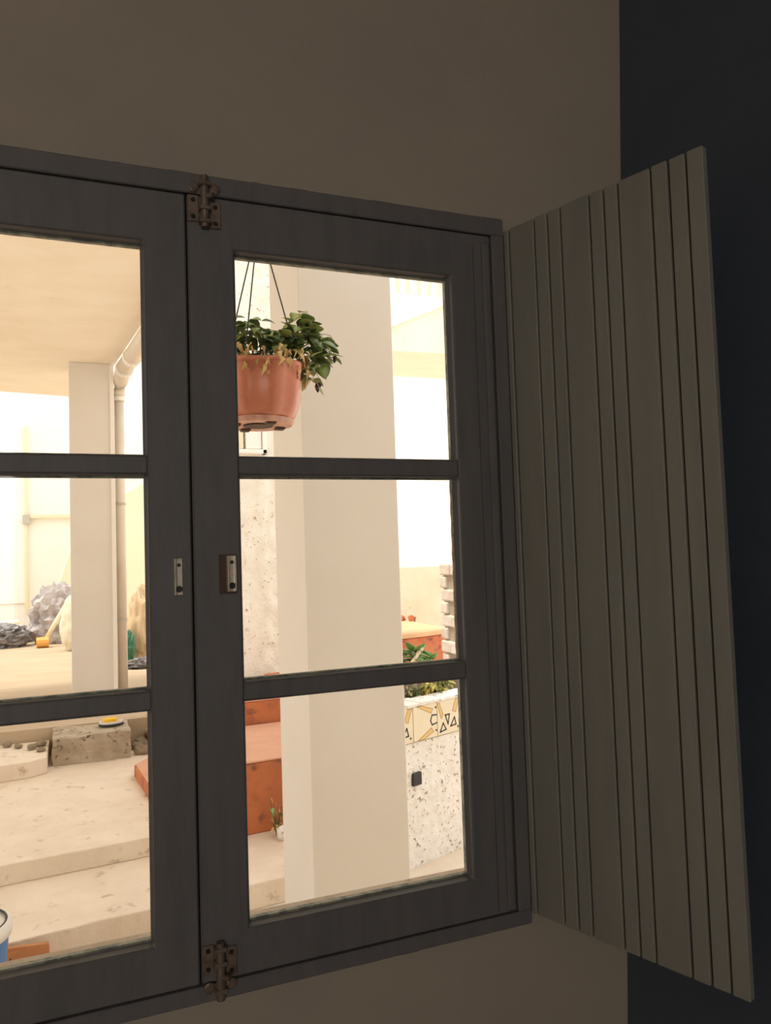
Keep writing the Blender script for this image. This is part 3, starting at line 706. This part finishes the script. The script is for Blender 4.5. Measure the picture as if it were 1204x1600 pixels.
# far balcony building at the right
fb = thing('balcony_building', (6.2, 11, -0.1), 'far pale building with a railed balcony seen top right', 'building')
MB().box((6.4, 9.9, -0.1), (10.5, 13, 8.2)).build('wall', 'far_white', fb)
MB().prism_y([(3.6, 5.31), (10.5, 5.31), (10.5, 5.22), (5.15, 5.22), (4.3, 4.83), (3.6, 4.62)], 9.0, 10.6).build('sunlit_balcony_slab', 'far_white', fb)  # slab face, its white triangle standing for the sunlit part
MB().prism_y([(3.6, 4.62), (4.3, 4.83), (5.15, 5.22), (10.5, 5.22), (10.5, 4.58), (3.6, 4.46)], 9.06, 10.6).build('shaded_panel', 'soffit_concrete', fb)  # beige piece stands for shade below a slanting edge of sunlight
MB().box((3.6, 9.03, 6.15), (9.5, 9.09, 6.22)).build('handrail', 'rail_yellow', fb)
m = MB(); m.box((-0.03, -0.02, 0), (0.03, 0.02, 0.85)); bal_me = m.mesh('baluster', 'rail_yellow')
for k in range(34): piece('baluster', bal_me, fb, (3.70 + k * 0.17, 9.06, 5.31))

# ------------------------------------------------------------------ terrace clutter
m = MB(); m.prism_y([(-2.0, 0.3), (-0.42, 0.3), (-0.36, 1.05), (-0.09, 1.85), (0.55, 2.60), (1.2, 3.05), (4.0, 3.3), (4.0, -0.1), (-2, -0.1)], 13.2, 14.2)
put(m.build('earth_bank', 'far_yellow', bevel=0.03), 'pale yellow bank rising behind the slim column', 'bank', 'structure')
fw = put(MB().box((-8, 16, -0.1), (4, 16.3, 7.0)).build('far_wall', 'far_white'), 'bright white far wall seen under the canopy', 'wall', 'structure')
MB().box((-2.6, 15.95, 0.8), (-0.93, 16.0, 4.35)).build('gate_panel', 'far_white', fw, bevel=0.01)
MB().box((-0.95, 15.9, 0.6), (-0.90, 16.0, 4.35)).build('gate_post', 'rail_yellow', fw)
MB().box((-0.95, 15.88, 2.50), (0.4, 15.96, 2.56)).build('gate_rail', 'rail_yellow', fw)
MB().box((-0.98, 15.85, 2.38), (-0.85, 15.97, 2.56)).build('gate_hinge', 'grey_metal', fw)
put(MB().box((-3, 13.5, 0.32), (-0.92, 13.8, 0.62)).build('kerb', 'far_yellow', bevel=0.02), 'low yellow kerb at the far end of the terrace', 'kerb')
TZ0 = 0.32
def bag(name, c, r, seed, m_, label, cat, amp=0.35, flat=-0.75, ridged=False, freq=1.5):
    b = MB(); b.blob((c[0], c[1], TZ0 - flat * r[2]), r, seed, amp, freq, 4, flat=flat * r[2], ridged=ridged)
    return put(b.build(name, m_, smooth='bag' not in m_), label, cat)
bag('rubbish_bag', (-0.29, 12.35), (0.38, 0.30, 0.50), 1, 'bag_grey', 'full crumpled grey rubbish bag against the yellow bank', 'bag', 0.36, -0.75, True, 2.6)
bag('rubbish_bag', (-1.07, 12.1), (0.36, 0.26, 0.20), 2, 'bag_dark', 'flat dark rubbish bag lying at the left edge of the terrace', 'bag', 0.36, -0.7, True, 2.8)
bag('rubbish_bag', (-0.93, 12.82), (0.26, 0.20, 0.17), 9, 'bag_grey', 'small flattened grey bag behind the flat dark rubbish bag', 'bag', 0.4, -0.7, False, 2.0)
bag('sack', (-0.05, 10.95), (0.17, 0.20, 0.42), 3, 'sack_white', 'upright cream sack half hidden by the slim column', 'sack', 0.25, -0.8)
bag('sack', (0.76, 9.05), (0.17, 0.17, 0.50), 4, 'sack_tan', 'tall tan sack standing right of the downpipe', 'sack', 0.28, -0.8, True, 1.7)
bag('rubbish_bag', (0.575, 8.82), (0.075, 0.11, 0.22), 5, 'bag_green', 'dark green bag right beside the downpipe', 'bag', 0.3, -0.8)
bag('tarpaulin', (0.72, 8.42), (0.19, 0.14, 0.07), 6, 'bag_dark', 'crumpled black tarpaulin at the foot of the tan sack', 'tarpaulin', 0.4, -0.6, True, 2.4)
# mallet-like tool leaning on the grey bag
ml = thing('mallet', (-0.50, 11.7, TZ0), 'long cream handled mallet with an orange head leaning on the grey bag', 'tool')
MB().tube([(-0.47, 11.66, 0.37), (-0.12, 11.86, 0.98)], 0.035, 10).build('handle', 'cream_wood', ml, smooth=True)
m = MB(); m.tube([(-0.56, 11.62, 0.40), (-0.39, 11.62, 0.40)], [0.075, 0.08], 12); m.build('head', 'orange_plastic', ml)
# board and sheet at the foot of the slim column
m = MB(); m.xf = Matrix.Translation((0.16, 6.42, 0.322)) @ Matrix.Rotation(0.12, 4, 'Z') @ Matrix.Rotation(-0.05, 4, 'Y')
m.prism([(-0.22, -0.03), (0.20, -0.14), (0.24, 0.10), (0.02, 0.14)], 0.0, 0.010)
put(m.build('cardboard_sheet', 'white_plaster'), 'white sheet lying at the foot of the slim column', 'sheet')
m = MB(); m.xf = Matrix.Translation((-0.09, 6.24, 0.322)) @ Matrix.Rotation(0.30, 4, 'Z')
m.prism([(-0.14, -0.03), (0.16, 0.0), (0.14, 0.06), (-0.05, 0.02)], 0.0, 0.02)
put(m.build('slate_piece', 'bag_dark'), 'thin dark offcut in front of the slim column', 'offcut')
# sponge in a tray on the rough block
ty = thing('sponge_tray', (0.235, 5.30, 0.325), 'white oval tray holding a yellow sponge on the rough block', 'tray')
m = MB(); prof = [(0.7, 0.0), (0.95, 0.012), (1.0, 0.030), (0.94, 0.030), (0.88, 0.014), (0.3, 0.010)]
m.xf = Matrix.Translation((0.235, 5.24, 0.322)) @ Matrix.Diagonal((0.088, 0.055, 1.0, 1)); m.lathe(prof, (0, 0, 0), 28); m.build('dish', 'white_plastic', ty, smooth=True)
m = MB(); m.xf = Matrix.Translation((0.235, 5.24, 0.318)) @ Matrix.Diagonal((0.092, 0.060, 1.0, 1)); m.lathe([(0.6, 0.0), (0.98, 0.004), (1.0, 0.014), (0.6, 0.012)], (0, 0, 0), 28); m.build('rubber_base', 'black_rubber', ty)
m = MB(); m.xf = Matrix.Translation((0.225, 5.235, 0.334)) @ Matrix.Rotation(0.15, 4, 'Z'); m.box((-0.048, -0.030, 0), (0.048, 0.030, 0.040)); m.build('sponge', 'yellow_foam', ty, bevel=0.006)
# dry weed and pale stone by the red step
dw = thing('dry_weed', (1.01, 3.20, 0.02), 'small dry weed growing at the foot of the lower red step', 'plant')
for k in range(7):
    a = k * 0.9; h = 0.10 + 0.035 * (k % 4)
    e = Vector((1.01 + 0.035 * math.cos(a), 3.20 + 0.03 * math.sin(a), 0.02 + h)); MB().tube([(1.01, 3.20, 0.02), e], [0.003, 0.0015], 5).build('stem', 'stem', dw)
    for q in range(3): piece('leaf', (dry[0], lv[1], dry[1])[q], dw, Vector((1.01, 3.20, 0.02)).lerp(e, 0.5 + 0.25 * q), (r3.uniform(-.5, .5), 0.3, a + q * 2), 1.1)
m = MB(); m.blob((1.025, 3.13, 0.055), (0.035, 0.03, 0.045), 71, 0.3, 1.3, 2, flat=-0.035); put(m.build('stone', 'rough_white', smooth=True), 'pale round stone by the dry weed at the lower red step', 'stone')

# bucket and leaning plank on the courtyard floor, bottom left
bk = thing('paint_bucket', (-0.385, 2.02, -0.1), 'blue plastic bucket with a white lid at the lower left', 'bucket')
bc = (-0.385, 2.02, -0.1)
MB().lathe([(0.115, 0.0), (0.125, 0.003), (0.155, 0.385), (0.152, 0.39), (0.05, 0.39)], bc, 40).build('body', 'bucket_blue', bk, smooth=False)
MB().lathe([(0.156, 0.375), (0.164, 0.378), (0.166, 0.400), (0.161, 0.420), (0.152, 0.424), (0.148, 0.420), (0.146, 0.407)], bc, 40).build('lid_rim', 'white_plastic', bk, smooth=True)
MB().lathe([(0.05, 0.406), (0.1445, 0.407), (0.1445, 0.412), (0.05, 0.412)], bc, 40).build('lid', 'white_plastic', bk)
MB().tube([(bc[0] + 0.1465 * math.cos(t * PI / 16), bc[1] + 0.1465 * math.sin(t * PI / 16), bc[2] + 0.4195) for t in range(33)], 0.0045, 6).build('seal', 'black_rubber', bk)
MB().tube([(bc[0] + 0.160 * math.cos(PI * t / 12), bc[1] - 0.02 - 0.150 * math.sin(PI * t / 12), bc[2] + 0.29 - 0.02 * math.sin(PI * t / 12)) for t in range(13)], 0.003, 6).build('handle', 'wire', bk)
m = MB(); A = Vector((-0.85, 2.30, -0.1)); B = Vector((-0.11, 2.42, -0.1))
d = (B - A).normalized(); q = Vector((-d.y, d.x, 0))
m.add([A, B, B + q * 0.02, A + q * 0.02, A + q * 0.05 + Vector((0, 0, 0.215)), B + q * 0.05 + Vector((0, 0, 0.112)), B + q * 0.072 + Vector((0, 0, 0.112)), A + q * 0.072 + Vector((0, 0, 0.215))],
      [(3, 2, 1, 0), (4, 5, 6, 7), (0, 1, 5, 4), (1, 2, 6, 5), (2, 3, 7, 6), (3, 0, 4, 7)])
put(m.build('wooden_plank', 'plank_wood', bevel=0.002), 'reddish brown plank leaning on the lowest step beside the bucket', 'plank')
